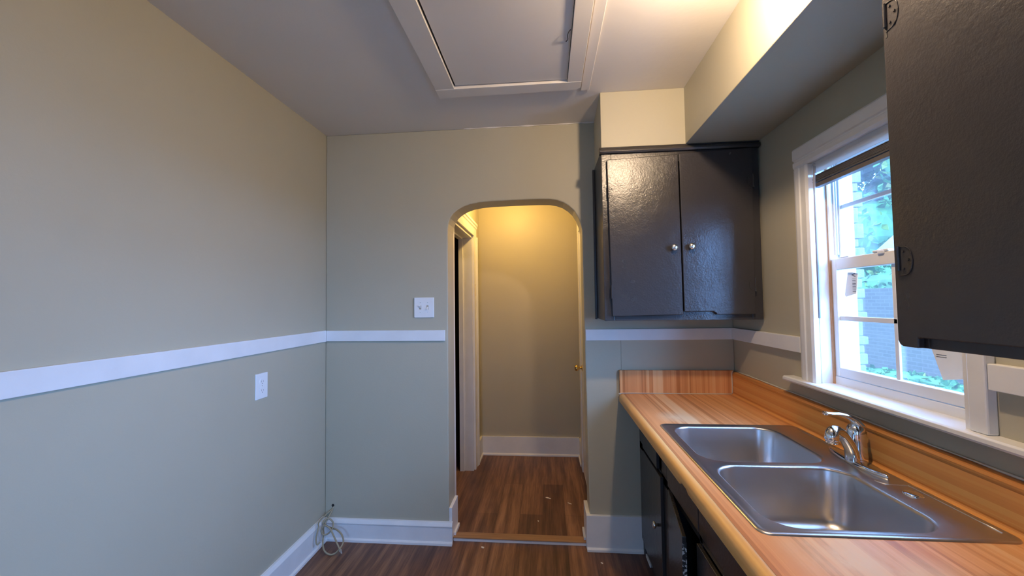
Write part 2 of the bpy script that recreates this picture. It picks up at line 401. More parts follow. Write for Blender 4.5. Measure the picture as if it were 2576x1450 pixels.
# baseboards, each a board with a bevelled cap and a shoe
def baseprof(x0, h, s):   # profile in (offset from wall, z); s = +-1 direction away from the wall
    return [(x0, 0.0), (x0 + s * 0.028, 0.0), (x0 + s * 0.027, 0.012), (x0 + s * 0.020, 0.018), (x0 + s * 0.0165, 0.019),
            (x0 + s * 0.0165, h - 0.030), (x0 + s * 0.021, h - 0.026), (x0 + s * 0.021, h - 0.021), (x0 + s * 0.010, h - 0.002), (x0, h)]
def plainprof(x0, h, s):
    return [(x0, 0.0), (x0 + s * 0.030, 0.0), (x0 + s * 0.029, 0.013), (x0 + s * 0.0225, 0.020), (x0 + s * 0.0195, 0.021), (x0 + s * 0.0195, h), (x0, h)]
bm = prism(baseprof(XL, 0.150, 1), 'Y', YB, 2.402); struct('baseboard_left', bm, M['trim'])
bm = prism(baseprof(D, 0.132, -1), 'X', XL + 0.0, -0.5895); struct('baseboard_far', bm, M['trim'])
bm = prism(plainprof(D, 0.203, -1), 'X', 0.213, 0.536); struct('baseboard_right', bm, M['trim'], bevel=0.0015)
struct('baseboard_arch_left', BB((-0.6125, -0.594, 2.4245, 2.585, 0.0, 0.212), (-0.594, -0.582, 2.47, 2.585, 0.018, 0.04)), M['trim'], bevel=0.002)
struct('baseboard_arch_right', BB((0.212, 0.2355, 2.4245, 2.585, 0.0, 0.205), (0.200, 0.212, 2.47, 2.585, 0.018, 0.04)), M['trim'], bevel=0.002)
struct('trim_7', B(-0.592, 0.2115, 2.452, 2.4705, 0.0, 0.0175), M['trim'], bevel=0.001)     # painted riser
struct('trim_8', prism([(2.448, 0.018), (2.449, 0.023), (2.50, 0.0265), (2.518, 0.018)], 'X', -0.5935, 0.2115), M['oak'])
struct('trim_9', B(0.5395, 0.5455, 2.28, 2.3975, 0.0, 0.016), M['trim'])                      # shoe strip beside the base cabinet
struct('trim_10', BB((0.192, 0.236, 0.3, 2.035, ZC - 0.008, ZC)), M['ceil'], bevel=0.002)     # batten beside the hatch
# ================================================================= HALL
hx0, hx1, hy1, hz = -0.647, 0.300, 3.80, 2.45
struct('wall_hall_end', B(-0.77, 0.42, hy1, hy1 + 0.1, -0.05, hz), M['wall'])
dy0, dy1, dz = 2.70, 3.44, 2.045
struct('wall_hall_left', BB((-0.76, hx0, dy1 + 0.0, hy1, -0.05, hz), (-0.76, hx0, 2.585, dy1, dz, hz), (-0.76, hx0, 2.585, dy0, -0.05, dz)), M['wall'])
struct('wall_hall_right', B(hx1, 0.42, 2.585, hy1, -0.05, hz), M['wall'])
struct('ceiling_hall', B(-0.76, 0.42, 2.585, hy1 + 0.1, hz, hz + 0.08), M['ceil'])
struct('baseboard_hall', prism([(y, z + 0.018) for y, z in plainprof(hy1, 0.175, -1)], 'X', hx0 + 0.02, hx1 - 0.008), M['trim'], bevel=0.0015)
struct('baseboard_hall_left', prism([(x, z + 0.018) for x, z in plainprof(hx0, 0.175, 1)], 'Y', 3.595, hy1), M['trim'], bevel=0.0015)
struct('baseboard_hall_right', prism([(x, z + 0.018) for x, z in plainprof(hx1, 0.175, -1)], 'Y', 3.56, hy1), M['trim'], bevel=0.0015)
# closet / dim room beyond the left door
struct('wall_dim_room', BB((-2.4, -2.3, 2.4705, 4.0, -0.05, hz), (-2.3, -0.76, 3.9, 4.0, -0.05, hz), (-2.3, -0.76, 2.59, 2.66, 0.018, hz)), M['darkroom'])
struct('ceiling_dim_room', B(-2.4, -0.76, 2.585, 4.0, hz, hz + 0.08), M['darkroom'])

door1 = thing('door_1', None, None, (hx0, dy1, 0.018), kind='structure')
def casing_prof(y0, s):   # in (x, y): X is towards the hall, y across
    return [(hx0, y0), (hx0 + 0.018, y0), (hx0 + 0.018, y0 + s * 0.07), (hx0 + 0.024, y0 + s * 0.078), (hx0 + 0.024, y0 + s * 0.095), (hx0 + 0.031, y0 + s * 0.102), (hx0 + 0.031, y0 + s * 0.122), (hx0, y0 + s * 0.122)]
link('door_casing', prism(casing_prof(dy1 + 0.006, 1), 'Z', 0.018, dz + 0.006), M['trim'], door1, bevel=0.0015)
link('door_casing', prism(casing_prof(dy0 - 0.006, -1), 'Z', 0.018, dz + 0.006), M['trim'], door1, bevel=0.0015)
z0 = dz + 0.006
link('head_casing', prism([(hx0, z0), (hx0 + 0.018, z0), (hx0 + 0.018, z0 + 0.07), (hx0 + 0.024, z0 + 0.078), (hx0 + 0.024, z0 + 0.095), (hx0 + 0.031, z0 + 0.102), (hx0 + 0.031, z0 + 0.122), (hx0, z0 + 0.122)], 'Y', dy0 - 0.128, dy1 + 0.128), M['trim'], door1, bevel=0.0015)
link('door_jamb', BB((-0.762, hx0 + 0.002, dy1 - 0.018, dy1 - 0.0005, 0.018, dz), (-0.762, hx0 + 0.002, dy0 + 0.0005, dy0 + 0.018, 0.018, dz), (-0.762, hx0 + 0.002, dy0, dy1, dz - 0.018, dz - 0.0005)), M['trim'], door1)
link('door_stop', BB((-0.762, -0.725, dy1 - 0.030, dy1 - 0.018, 0.018, dz - 0.018), (-0.762, -0.725, dy0 + 0.018, dy0 + 0.03, 0.018, dz - 0.018), (-0.762, -0.725, dy0 + 0.018, dy1 - 0.018, dz - 0.03, dz - 0.018)), M['trim'], door1)
link('strike_plate', BB((hx0 + 0.018, hx0 + 0.0195, dy1 + 0.03, dy1 + 0.034, 1.52, 1.62), (hx0 + 0.018, hx0 + 0.0195, dy1 + 0.022, dy1 + 0.044, 1.615, 1.62)), M['rawwood'], door1)

door2 = thing('door_2', None, None, (hx1, 3.1, 0.018), kind='structure')
link('door_casing', BB((hx1 - 0.022, hx1, 3.44, 3.55, 0.018, 2.06), (hx1 - 0.022, hx1, 2.59, 2.66, 0.018, 2.06)), M['trim'], door2, bevel=0.003)
link('head_casing', B(hx1 - 0.022, hx1, 2.59, 3.57, 2.06, 2.17), M['trim'], door2, bevel=0.003)
ds = link('door_slab', B(hx1 - 0.014, hx1 - 0.001, 2.665, 3.435, 0.03, 2.055), M['trim'], door2, bevel=0.002)
kb = link('door_knob', lathe(bmesh.new(), [(0.002, -0.078), (0.020, -0.075), (0.026, -0.062), (0.024, -0.05), (0.012, -0.04), (0.010, -0.02), (0.026, -0.016), (0.028, -0.014)], (hx1, 3.37, 0.905), 'X'), M['brass'], ds, smooth=True)

# ================================================================= ATTIC HATCH
fz = ZC - 0.020
hatch = thing('attic_hatch', 'painted attic access hatch with flat trim boards in the ceiling', 'hatch', (-0.16, 1.4, fz))
link('trim_board', B(-0.541, -0.4445, 0.78, 1.925, fz, ZC), M['hatch'], hatch, bevel=0.0015)
link('trim_board', B(0.119, 0.187, 0.78, 1.925, fz, ZC), M['hatch'], hatch, bevel=0.0015)
link('trim_board', prism([(-0.541, 1.925), (0.187, 1.925), (0.187, 1.983), (0.16, 2.000), (-0.541, 2.006)], 'Z', fz - 0.001, ZC), M['hatch'], hatch, bevel=0.0015)
link('trim_board', B(-0.541, 0.187, 0.69, 0.78, fz, ZC), M['hatch'], hatch, bevel=0.0015)
pan = link('hatch_panel', prism([(-0.436, 0.79), (0.1165, 0.79), (0.1165, 1.917), (-0.436, 1.910)], 'Z', ZC - 0.010, ZC - 0.002), M['hatch'], hatch)
link('gap', BB((-0.4445, -0.436, 0.78, 1.925, ZC - 0.003, ZC - 0.0005), (0.1165, 0.119, 0.78, 1.925, ZC - 0.003, ZC - 0.0005)), M['dark'], hatch)
link('hook', tube(bmesh.new(), smoothpath([(0.113, 1.56, ZC - 0.011), (0.105, 1.56, ZC - 0.02), (0.101, 1.58, ZC - 0.022), (0.104, 1.61, ZC - 0.016), (0.098, 1.63, ZC - 0.012)], 5), 0.0016, 6), M['dark'], pan)

# ================================================================= WINDOW
win = thing('window_1', None, None, (XR, 1.4, wz0), kind='structure')
xc = 1.055
def cas_side(ya, yb, z0_, z1_):
    w = yb - ya
    return prism([(XR, ya), (xc + 0.006, ya), (xc, ya + 0.12 * w), (xc, ya + 0.30 * w), (xc + 0.005, ya + 0.36 * w), (xc + 0.005, ya + 0.55 * w), (xc + 0.001, ya + 0.60 * w), (xc + 0.001, ya + 0.85 * w), (xc + 0.004, yb), (XR, yb)], 'Z', z0_, z1_)
link('window_casing', cas_side(1.689, 1.776, 1.1205, 2.004), M['trim'], win, bevel=0.001)
link('window_casing', B(xc, XR, 1.066, 1.110, 1.1205, 2.004), M['trim'], win, bevel=0.004)
w0, w1 = 2.005, 2.092
link('window_head_casing', prism([(XR, w0), (xc + 0.006, w0), (xc + 0.001, w0 + 0.01), (xc + 0.001, w0 + 0.027), (xc + 0.006, w0 + 0.031), (xc + 0.006, w0 + 0.036), (xc, w0 + 0.04), (xc, w0 + 0.08), (xc + 0.004, w1), (XR, w1)], 'Y', 1.055, 1.777), M['trim'], win, bevel=0.001)
link('window_sill', prism([(1.036, 1.1005), (1.033, 1.107), (1.034, 1.117), (1.040, 1.1205), (1.142, 1.1205), (1.142, 1.1005)], 'Y', 0.925, 1.868), M['trim'], win, bevel=0.0015)
link('window_jamb', BB((1.0615, 1.135, 1.695, 1.705, 1.1205, 2.035), (1.0615, 1.135, 1.114, 1.124, 1.1205, 2.035), (1.0615, 1.135, 1.114, 1.705, 2.010, 2.0345)), M['trim'], win)
link('jamb_gap', B(1.1285, 1.1345, 1.687, 1.695, 1.1205, 1.98), M['rawwood'], win)
# parting strips on the far jamb
link('jamb_stop', BB((1.085, 1.0895, 1.6905, 1.695, 1.1205, 1.95), (1.069, 1.073, 1.6905, 1.695, 1.1205, 1.95)), M['trim'], win)
# vinyl unit
xs = 1.135
link('window_frame', BB((xs, 1.228, 1.689, 1.705, 1.108, 2.045), (xs, 1.228, 1.125, 1.141, 1.108, 2.045), (xs, 1.228, 1.141, 1.689, 2.012, 2.045),
                        (xs - 0.002, 1.228, 1.141, 1.689, 1.108, 1.150)), M['vinyl'], win, bevel=0.002)
link('frame_track', BB((1.150, 1.153, 1.682, 1.689, 1.63, 1.995), (1.158, 1.161, 1.680, 1.689, 1.63, 1.995), (1.170, 1.173, 1.682, 1.689, 1.63, 1.995)), M['vinyl'], win)
def ring(xa, xb, y0, y1, z0_, z1_, ws, wb, wt):
    return BB((xa, xb, y0, y0 + ws, z0_, z1_), (xa, xb, y1 - ws, y1, z0_, z1_), (xa, xb, y0 + ws, y1 - ws, z0_, z0_ + wb), (xa, xb, y0 + ws, y1 - ws, z1_ - wt, z1_))
lo = link('lower_sash', ring(xs, xs + 0.026, 1.142, 1.687, 1.152, 1.613, 0.0235, 0.036, 0.045), M['vinyl'], win, bevel=0.003)
link('muntin', BB((xs + 0.008, xs + 0.016, 1.165, 1.664, 1.370, 1.388), (xs + 0.008, xs + 0.016, 1.408, 1.4235, 1.186, 1.57)), M['vinyl'], lo, bevel=0.002)
link('pane', B(xs + 0.0185, xs + 0.021, 1.163, 1.666, 1.186, 1.57), M['glass'], lo)
link('sash_lock', BB((xs - 0.002, xs + 0.018, 1.42, 1.485, 1.613, 1.622), (xs - 0.006, xs + 0.004, 1.435, 1.46, 1.606, 1.618)), M['vinyl'], lo, bevel=0.003)
link('tilt_latch', B(xs + 0.002, xs + 0.018, 1.600, 1.650, 1.613, 1.618), M['vinyl'], lo, bevel=0.002)
up = link('upper_sash', ring(1.165, 1.190, 1.142, 1.687, 1.585, 2.011, 0.0115, 0.03, 0.024), M['vinyl'], win, bevel=0.003)
link('muntin', BB((1.172, 1.180, 1.154, 1.676, 1.812, 1.828), (1.172, 1.180, 1.408, 1.4235, 1.61, 1.99)), M['vinyl'], up, bevel=0.002)
link('pane', B(1.182, 1.1845, 1.153, 1.676, 1.61, 1.99), M['glass'], up)

# unseen second window, added to bring cool daylight onto the lower walls
win2 = thing('added_window_2', None, None, (XR, -1.05, 0.9), kind='structure')
link('window_frame', ring(1.14, 1.18, -1.50, -0.60, 0.90, 2.10, 0.05, 0.05, 0.05), M['vinyl'], win2)
link('meeting_rail', B(1.14, 1.17, -1.45, -0.65, 1.48, 1.53), M['vinyl'], win2)
link('pane', B(1.155, 1.158, -1.45, -0.65, 0.95, 2.05), M['glass'], win2)
link('window_casing', BB((1.062, XR, -1.59, -1.50, 0.90, 2.19), (1.062, XR, -0.60, -0.51, 0.90, 2.19), (1.062, XR, -1.50, -0.60, 2.10, 2.19), (1.04, XR, -1.62, -0.48, 0.875, 0.90)), M['trim'], win2)

# unseen glazed door, added for cool daylight from behind the camera
dr = thing('added_door_3', None, None, (-0.35, YB, 0.0), kind='structure')
link('door_slab', BB((-0.84, -0.64, -2.27, -2.23, 0.0, 2.04), (-0.06, 0.14, -2.27, -2.23, 0.0, 2.04), (-0.64, -0.06, -2.27, -2.23, 0.0, 0.90), (-0.64, -0.06, -2.27, -2.23, 1.88, 2.04)), M['trim'], dr, bevel=0.003)
link('pane', B(-0.64, -0.06, -2.252, -2.248, 0.90, 1.88), M['glass'], dr)
link('door_casing', BB((-0.94, -0.85, YB, YB + 0.02, 0.0, 2.14), (0.15, 0.24, YB, YB + 0.02, 0.0, 2.14), (-0.85, 0.15, YB, YB + 0.02, 2.05, 2.14)), M['trim'], dr)
link('door_knob', lathe(bmesh.new(), [(0.012, 0.0), (0.011, 0.03), (0.026, 0.045), (0.027, 0.06), (0.015, 0.07)], (0.095, -2.23, 0.95), 'Y'), M['brass'], dr, smooth=True)

# blind
bl = thing('window_blind', 'raised mini blind with white headrail and grey slat stack in the window', 'blind', (1.09, 1.40, 2.01))
hr = link('headrail', prism([(1.086, 1.972), (1.086, 2.004), (1.105, 2.004), (1.105, 1.972)], 'Y', 1.118, 1.688), M['headrail'], bl, bevel=0.0012)
link('valance', prism([(1.078, 1.958), (1.0765, 1.975), (1.078, 1.990), (1.0765, 2.004), (1.0785, 2.004), (1.0795, 1.990), (1.078, 1.975), (1.0795, 1.958)], 'Y', 1.118, 1.688), M['valance'], bl)
link('end_bracket', BB((1.076, 1.108, 1.688, 1.6935, 1.952, 2.008)), M['headrail'], bl)
bm = bmesh.new()
for i in range(8):
    zz = 1.950 - i * 0.0038; dx = random.uniform(-0.0025, 0.0015)
    box(bm, 1.078 + dx, 1.103 + dx, 1.122, 1.686 + random.uniform(-0.004, 0.003), zz - 0.0024, zz)
link('slat_stack', bm, M['blindslat'], bl)
link('bottom_rail', B(1.079, 1.103, 1.122, 1.687, 1.902, 1.9185), M['blindslat'], bl, bevel=0.002)
link('tilt_wand', tube(bmesh.new(), [(1.073, 1.668, 1.985), (1.072, 1.669, 1.93), (1.0725, 1.672, 1.38)], 0.0045, 8), M['wand'], bl, smooth=True)
link('wand_hook', tube(bmesh.new(), smoothpath([(1.080, 1.668, 1.992), (1.073, 1.668, 1.998), (1.069, 1.668, 1.990), (1.073, 1.668, 1.982)], 4), 0.0015, 6), M['wand'], bl, smooth=True)

# sticker and paper on the lower panes
st = thing('barcode_sticker', 'small white barcode sticker on the lower window pane near its left edge', 'sticker', (xs + 0.0165, 1.62, 1.50))
q = [(1.608, 1.555), (1.578, 1.548), (1.589, 1.474), (1.642, 1.462), (1.648, 1.470), (1.628, 1.556)]
link('label_sheet', prism(q, 'X', xs + 0.0172, xs + 0.0180), M['paper'], st)
bm = bmesh.new()
for i, w in enumerate((1, 2, 1, 3, 1, 2, 1, 1, 2)):
    z_ = 1.530 - i * 0.0058
    box(bm, xs + 0.0166, xs + 0.0171, 1.590, 1.606, z_ - 0.0011 * w, z_)
link('barcode', bm, M['ink'], st)
def vstroke(bm, p, q_, w):
    (a, b_), (c, d) = p, q_; L = math.hypot(c - a, d - b_); nx, ny = -(d - b_) / L * w, (c - a) / L * w
    prism([(a + nx, b_ + ny), (c + nx, d + ny), (c - nx, d - ny), (a - nx, b_ - ny)], 'X', xs + 0.0166, xs + 0.0171, bm)
bm = bmesh.new(); vstroke(bm, (1.590, 1.550), (1.608, 1.545), 0.0014); vstroke(bm, (1.608, 1.545), (1.590, 1.538), 0.0014)
link('letter', bm, M['ink'], st)
pp = thing('taped_paper', 'crumpled white paper sheet taped to the right side of the lower window pane', 'paper', (xs + 0.0165, 1.24, 1.25))
link('sheet', prism([(1.318, 1.335), (1.276, 1.214), (1.197, 1.232), (1.197, 1.335)], 'X', xs + 0.0160, xs + 0.0172), M['paper'], pp)
bm = bmesh.new()
for k in range(2): box(bm, xs + 0.0154, xs + 0.0159, 1.262, 1.292, 1.286 - k * 0.006, 1.2878 - k * 0.006)
link('printed_lines', bm, M['ink'], pp)

# ================================================================= WALL CABINETS
def knob(loc, axis, sgn, parent, mat=None):
    prof = [(0.007, 0.0), (0.006, 0.011), (0.010, 0.014), (0.0155, 0.018), (0.0165, 0.0225), (0.014, 0.027), (0.006, 0.0295)]
    k = link('knob', lathe(bmesh.new(), [(r, sgn * h) for r, h in prof], loc, axis, 20), mat or M['knob'], parent, smooth=True)
    return k
def hinge_y(x, z, s, parent, yf):   # hinge on a door facing -Y, leaf to side s
    bm = bmesh.new()
    lathe(bm, [(0.0045, -0.034), (0.0045, 0.034)], (x, yf - 0.002, z), 'Z', 10)
    pts = [(x, z - 0.03)] + [(x + s * 0.030 * math.cos(a) ** 0.6, z + 0.03 * math.sin(a)) for a in [math.radians(t) for t in range(-80, 81, 20)]] + [(x, z + 0.03)]
    prism(pts, 'Y', yf - 0.0022, yf + 0.0005, bm)
    for dz_ in (-0.016, 0.016): lathe(bm, [(0.0032, -0.0032), (0.0032, 0)], (x + s * 0.016, yf - 0.001, z + dz_), 'Y', 8)
    return link('hinge', bm, M['enamel'], parent)
c1 = thing('wall_cabinet', 'charcoal two-door wall cabinet hung in the corner beside the arch', 'cabinet', (0.69, 2.26, 1.357))
link('carcass', BB((0.300, 0.318, 2.095, 2.4235, 1.357, 2.2565), (1.058, 1.0765, 2.095, 2.4235, 1.357, 2.2565), (0.318, 1.058, 2.095, 2.4235, 1.357, 1.375),
                   (0.318, 1.058, 2.095, 2.4235, 2.238, 2.2565), (0.318, 1.058, 2.412, 2.4235, 1.375, 2.238), (0.288, 0.2995, 2.400, 2.4235, 1.352, 2.250)), M['enamel'], c1, bevel=0.0015)
link('face_frame', BB((0.296, 0.345, 2.077, 2.0945, 1.357, 2.240), (1.02, 1.072, 2.077, 2.0945, 1.357, 2.240), (0.345, 1.02, 2.077, 2.0945, 1.357, 1.405), (0.345, 1.02, 2.077, 2.0945, 2.17, 2.240)), M['enamel'], c1, bevel=0.0015)
link('top_molding', prism([(2.094, 2.222), (2.064, 2.222), (2.056, 2.230), (2.058, 2.240), (2.070, 2.248), (2.072, 2.2565), (2.094, 2.2565)], 'X', 0.286, 1.076), M['enamel'], c1, bevel=0.001)
d1 = link('door', prism([(0.333, 1.381), (0.320, 2.186), (0.676, 2.200), (0.680, 1.386)], 'Y', 2.058, 2.0755), M['enamel'], c1, bevel=0.003)
knob((0.641, 2.058, 1.722), 'Y', -1, d1); hinge_y(0.326, 2.02, 1, d1, 2.058); hinge_y(0.331, 1.505, 1, d1, 2.058)
d2 = link('door', prism([(0.6865, 1.400), (0.682, 2.204), (1.036, 2.218), (1.026, 1.385), (0.842, 1.385), (0.840, 1.392), (0.826, 1.400)], 'Y', 2.058, 2.0755), M['enamel'], c1, bevel=0.003)
knob((0.726, 2.058, 1.7255), 'Y', -1, d2); hinge_y(1.029, 1.53, -1, d2, 2.058); hinge_y(1.035, 2.05, -1, d2, 2.058)

c2 = thing('wall_cabinet', 'large charcoal wall cabinet in the right foreground, partly covering the window', 'cabinet', (0.92, 0.45, 1.357))
link('carcass', BB((0.777, 1.0765, 0.905, 0.923, 1.354, 2.2565), (0.777, 1.0765, -0.08, -0.062, 1.354, 2.2565), (0.777, 1.0765, -0.062, 0.905, 1.356, 1.374),
                   (0.777, 1.0765, -0.062, 0.905, 2.2385, 2.2565), (1.065, 1.0765, -0.062, 0.905, 1.374, 2.2385)), M['enamel'], c2, bevel=0.0015)
link('face_frame', BB((0.765, 0.7765, 0.872, 0.924, 1.353, 2.2565), (0.765, 0.7765, -0.08, -0.03, 1.353, 2.2565), (0.765, 0.7765, -0.03, 0.872, 1.353, 1.42), (0.765, 0.7765, -0.03, 0.872, 2.20, 2.2565),
                      (0.765, 0.7765, 0.40, 0.46, 1.42, 2.20)), M['enamel'], c2, bevel=0.0015)
dd = link('door', prism([(0.926, 2.225), (0.9255, 1.366), (0.922, 1.357), (0.914, 1.3535), (0.880, 1.3535), (0.879, 1.3745), (0.436, 1.3745), (0.436, 2.225)], 'X', 0.750, 0.7645), M['enamel'], c2, bevel=0.0025)
d3 = link('door', B(0.750, 0.7645, -0.06, 0.428, 1.3745, 2.225), M['enamel'], c2, bevel=0.0025)
def hinge_x(y, z, s, parent, xf, w=0.032):
    bm = bmesh.new()
    lathe(bm, [(0.0035, -0.026), (0.0035, 0.026)], (xf - 0.0015, y, z), 'Z', 10)
    outl = [math.radians(t) for t in range(-90, 91, 15)]
    pts = [(y + s * w * max(0, math.cos(a)) ** 0.5, z - 0.006 + 0.031 * math.sin(a)) for a in outl]
    tube(bm, [(xf - 0.0005, p_[0] + random.uniform(-.0006, .0006), p_[1] + random.uniform(-.0008, .0008)) for p_ in pts], [0.0012 + random.uniform(-.0005, .0006) for _ in pts], 6)
    for dy_, dz_ in ((0.35, 0.014), (0.35, -0.022), (0.7, -0.004)): lathe(bm, [(0.0028, -0.0022), (0.0028, 0.0005)], (xf, y + s * w * dy_, z + dz_), 'X', 8)
    return link('hinge', bm, M['enamel'], parent)
hinge_x(0.914, 1.540, -1, dd, 0.750); hinge_x(0.918, 2.075, -1, dd, 0.750)
link('hinge_slot', B(0.7492, 0.7502, 0.9155, 0.919, 2.025, 2.062), M['dark'], dd)
knob((0.750, 0.475, 1.52), 'X', -1, dd); knob((0.750, 0.39, 1.52), 'X', -1, d3)

# ================================================================= BASE CABINETS
xf = 0.510
def base_unit(label, y0, y1, doors, drawers, seam_stiles):
    c = thing('base_cabinet', label, 'cabinet', ((xf + 1.07) / 2, (y0 + y1) / 2, 0.0))
    link('carcass', BB((0.5375, 1.075, y1 - 0.018, y1, 0.0, 0.875), (0.5375, 1.075, y0, y0 + 0.018, 0.0, 0.875), (0.5375, 1.075, y0 + 0.018, y1 - 0.018, 0.085, 0.103), (1.063, 1.075, y0 + 0.018, y1 - 0.018, 0.103, 0.875),
                       (0.546, 0.558, y0 + 0.018, y1 - 0.018, 0.0, 0.085)), M['enamel'], c, bevel=0.001)
    bx = [(0.525, 0.537, y0, y1, 0.095, 0.125), (0.525, 0.537, y0, y1, 0.845, 0.875), (0.525, 0.537, y0, y1, 0.61, 0.65)]
    bx += [(0.525, 0.537, a, b_, 0.125, 0.845) for a, b_ in seam_stiles]
    link('face_frame', BB(*bx), M['enamel'], c, bevel=0.001)
    for a, b_, z0_, z1_ in drawers:
        link('drawer_front', B(xf, 0.5245, a, b_, z0_, z1_), M['enamel'], c, bevel=0.002)
    for a, b_, z0_, z1_, ky, kz in doors:
        d = link('door', B(xf, 0.5245, a, b_, z0_, z1_), M['enamel'], c, bevel=0.002)
        if ky is not None: knob((xf, ky, kz), 'X', -1, d)
    return c
base_unit('charcoal base cabinet at the far end of the counter, with a round knob', 1.872, 2.3935,
          [(1.922, 2.262, 0.118, 0.640, 1.965, 0.40)], [(1.980, 2.262, 0.655, 0.850)], [(2.24, 2.3935), (1.872, 1.95)])
cs = base_unit('charcoal sink base cabinet under the steel sink with its left door hanging ajar', 1.00, 1.870,
               [(1.03, 1.478, 0.118, 0.604, None, None)], [(1.456, 1.806, 0.652, 0.850), (1.03, 1.448, 0.652, 0.850)], [(1.79, 1.870), (1.46, 1.486), (1.00, 1.05)])
dj = link('door', B(-0.0145, 0.0, -0.318, 0.0, -0.485, 0.0), M['enamel'], cs, bevel=0.002)
dj.location = Vector((0.5245, 1.803, 0.640)) - cs.location
dj.rotation_euler = (math.radians(-0.0), 0, math.radians(-9))
dj.rotation_euler = (math.radians(4.0), 0, math.radians(-8))
e_ = link('door_edge', B(-0.0148, 0.0003, -0.3195, -0.318, -0.484, -0.02), M['chipped'], dj)
base_unit('charcoal base cabinet nearest the camera under the end of the counter', -0.15, 0.998,
          [(0.44, 0.97, 0.118, 0.604, 0.90, 0.45), (-0.12, 0.42, 0.118, 0.604, 0.05, 0.45)], [(0.44, 0.97, 0.652, 0.850), (-0.12, 0.42, 0.652, 0.850)], [(0.40, 0.46), (-0.15, -0.10), (0.95, 0.998)])

# ================================================================= COUNTERTOP
ct = thing('countertop', 'striped wood-look laminate countertop with rolled front edge along the right wall', 'countertop', (0.75, 1.1, 0.876))
ZT = 0.914
link('top', BB((0.4405, 0.505, -0.16, 2.402, 0.876, ZT), (0.505, 1.03, 1.795, 2.402, 0.876, ZT), (0.505, 1.03, -0.16, 1.0, 0.876, ZT), (1.03, 1.046, -0.16, 2.402, 0.876, ZT)), M['lam_top'], ct)
# rolled nose, with a chip broken from the lower edge
bm = bmesh.new(); ys = [-0.16]
y = -0.16
random.seed(3)
while y < 2.402:
    y += 0.02 if 1.1 < y < 1.5 else 0.08; ys.append(min(y, 2.402))
rows = []
for y in ys:
    lift = 0.0
    if 1.265 <= y <= 1.335: lift = 0.011 + random.uniform(-0.001, 0.001)
    elif 1.16 < y < 1.265: lift = random.uniform(0.0, 0.003)
    prof = []
    for t in range(0, 8):
        a = math.radians(90 + t * 90 / 7); prof.append((0.434 + 0.019 * math.cos(a), ZT - 0.019 + 0.019 * math.sin(a)))
    prof = [(0.441, ZT)] + prof + [(0.415, 0.876 - 0.006 + lift), (0.417, 0.868 + lift), (0.436, 0.868 + lift), (0.441, 0.876)]
    rows.append([bm.verts.new((px, y, pz)) for px, pz in prof])
for a, b_ in zip(rows, rows[1:]):
    for i in range(len(a)): bm.faces.new((a[i], a[(i + 1) % len(a)], b_[(i + 1) % len(a)], b_[i]))
bm.faces.new(rows[0]); bm.faces.new(rows[-1])
link('front_edge', bm, M['nose'], ct, smooth=True).data.polygons.foreach_set('use_smooth', [True] * ((len(ys) - 1) * 13 + 2))
# coved backsplash along the window wall
zs = 1.034
prof = [(1.046, 0.876), (1.046, ZT)] + [(1.046 + 0.012 * math.sin(math.radians(a)), ZT + 0.012 * (1 - math.cos(math.radians(a)))) for a in range(15, 91, 15)]
prof = prof[:-1] + [(1.057, ZT + 0.014), (1.0585, zs - 0.026), (1.056, zs - 0.018), (1.055, zs - 0.012), (1.0575, zs - 0.004), (1.064, zs), (1.0795, zs), (1.0795, 0.876)]
bm = bmesh.new(); r0 = []
for y in (-0.16, 0.9, 1.6, 2.402):
    k = (y - 0.9) / 1.5 * 0.010
    r0.append([bm.verts.new((px, y, pz + (k if pz > 1.0 else 0))) for px, pz in prof])
for a, b_ in zip(r0, r0[1:]):
    for i in range(len(a)): bm.faces.new((a[i], a[(i + 1) % len(a)], b_[(i + 1) % len(a)], b_[i]))
bm.faces.new(r0[0]); bm.faces.new(r0[-1])
link('backsplash', bm, M['lam_back'], ct)
link('end_splash', prism([(0.421, 0.862), (0.421, 1.050), (1.066, 1.050), (1.0665, 0.915), (0.4405, 0.9145), (0.430, 0.905), (0.4145, 0.895), (0.4145, 0.862)][:3] + [(1.0665, 0.9145), (0.441, 0.9145), (0.441, 0.862)], 'Y', 2.403, 2.4235), M['lam_end'], ct, bevel=0.001)
bm = bmesh.new()
tube(bm, smoothpath([(0.425, 2.4015, 0.893), (0.430, 2.4015, 0.908), (0.443, 2.4005, 0.917), (0.8, 2.4005, 0.9165), (1.05, 2.4005, 0.9165)], 6), 0.0028, 6)
tube(bm, smoothpath([(1.053, 2.4005, 0.918), (1.0535, 2.4005, 0.98), (1.053, 2.4005, 1.028), (1.059, 2.402, 1.044), (1.068, 2.41, 1.048)], 6), 0.0026, 6)
link('caulk', bm, M['caulk'], ct, smooth=True)
pts = [(1.0765, 2.38 - i * 0.06, 1.046 - i * 0.06 / 1.5 * 0.010 + random.uniform(-0.0012, 0.0015)) for i in range(0, 43)]
link('caulk', tube(bmesh.new(), pts, [0.0036 + random.uniform(-0.0012, 0.0012) for _ in pts], 6, 0.8), M['caulk'], ct, smooth=True)

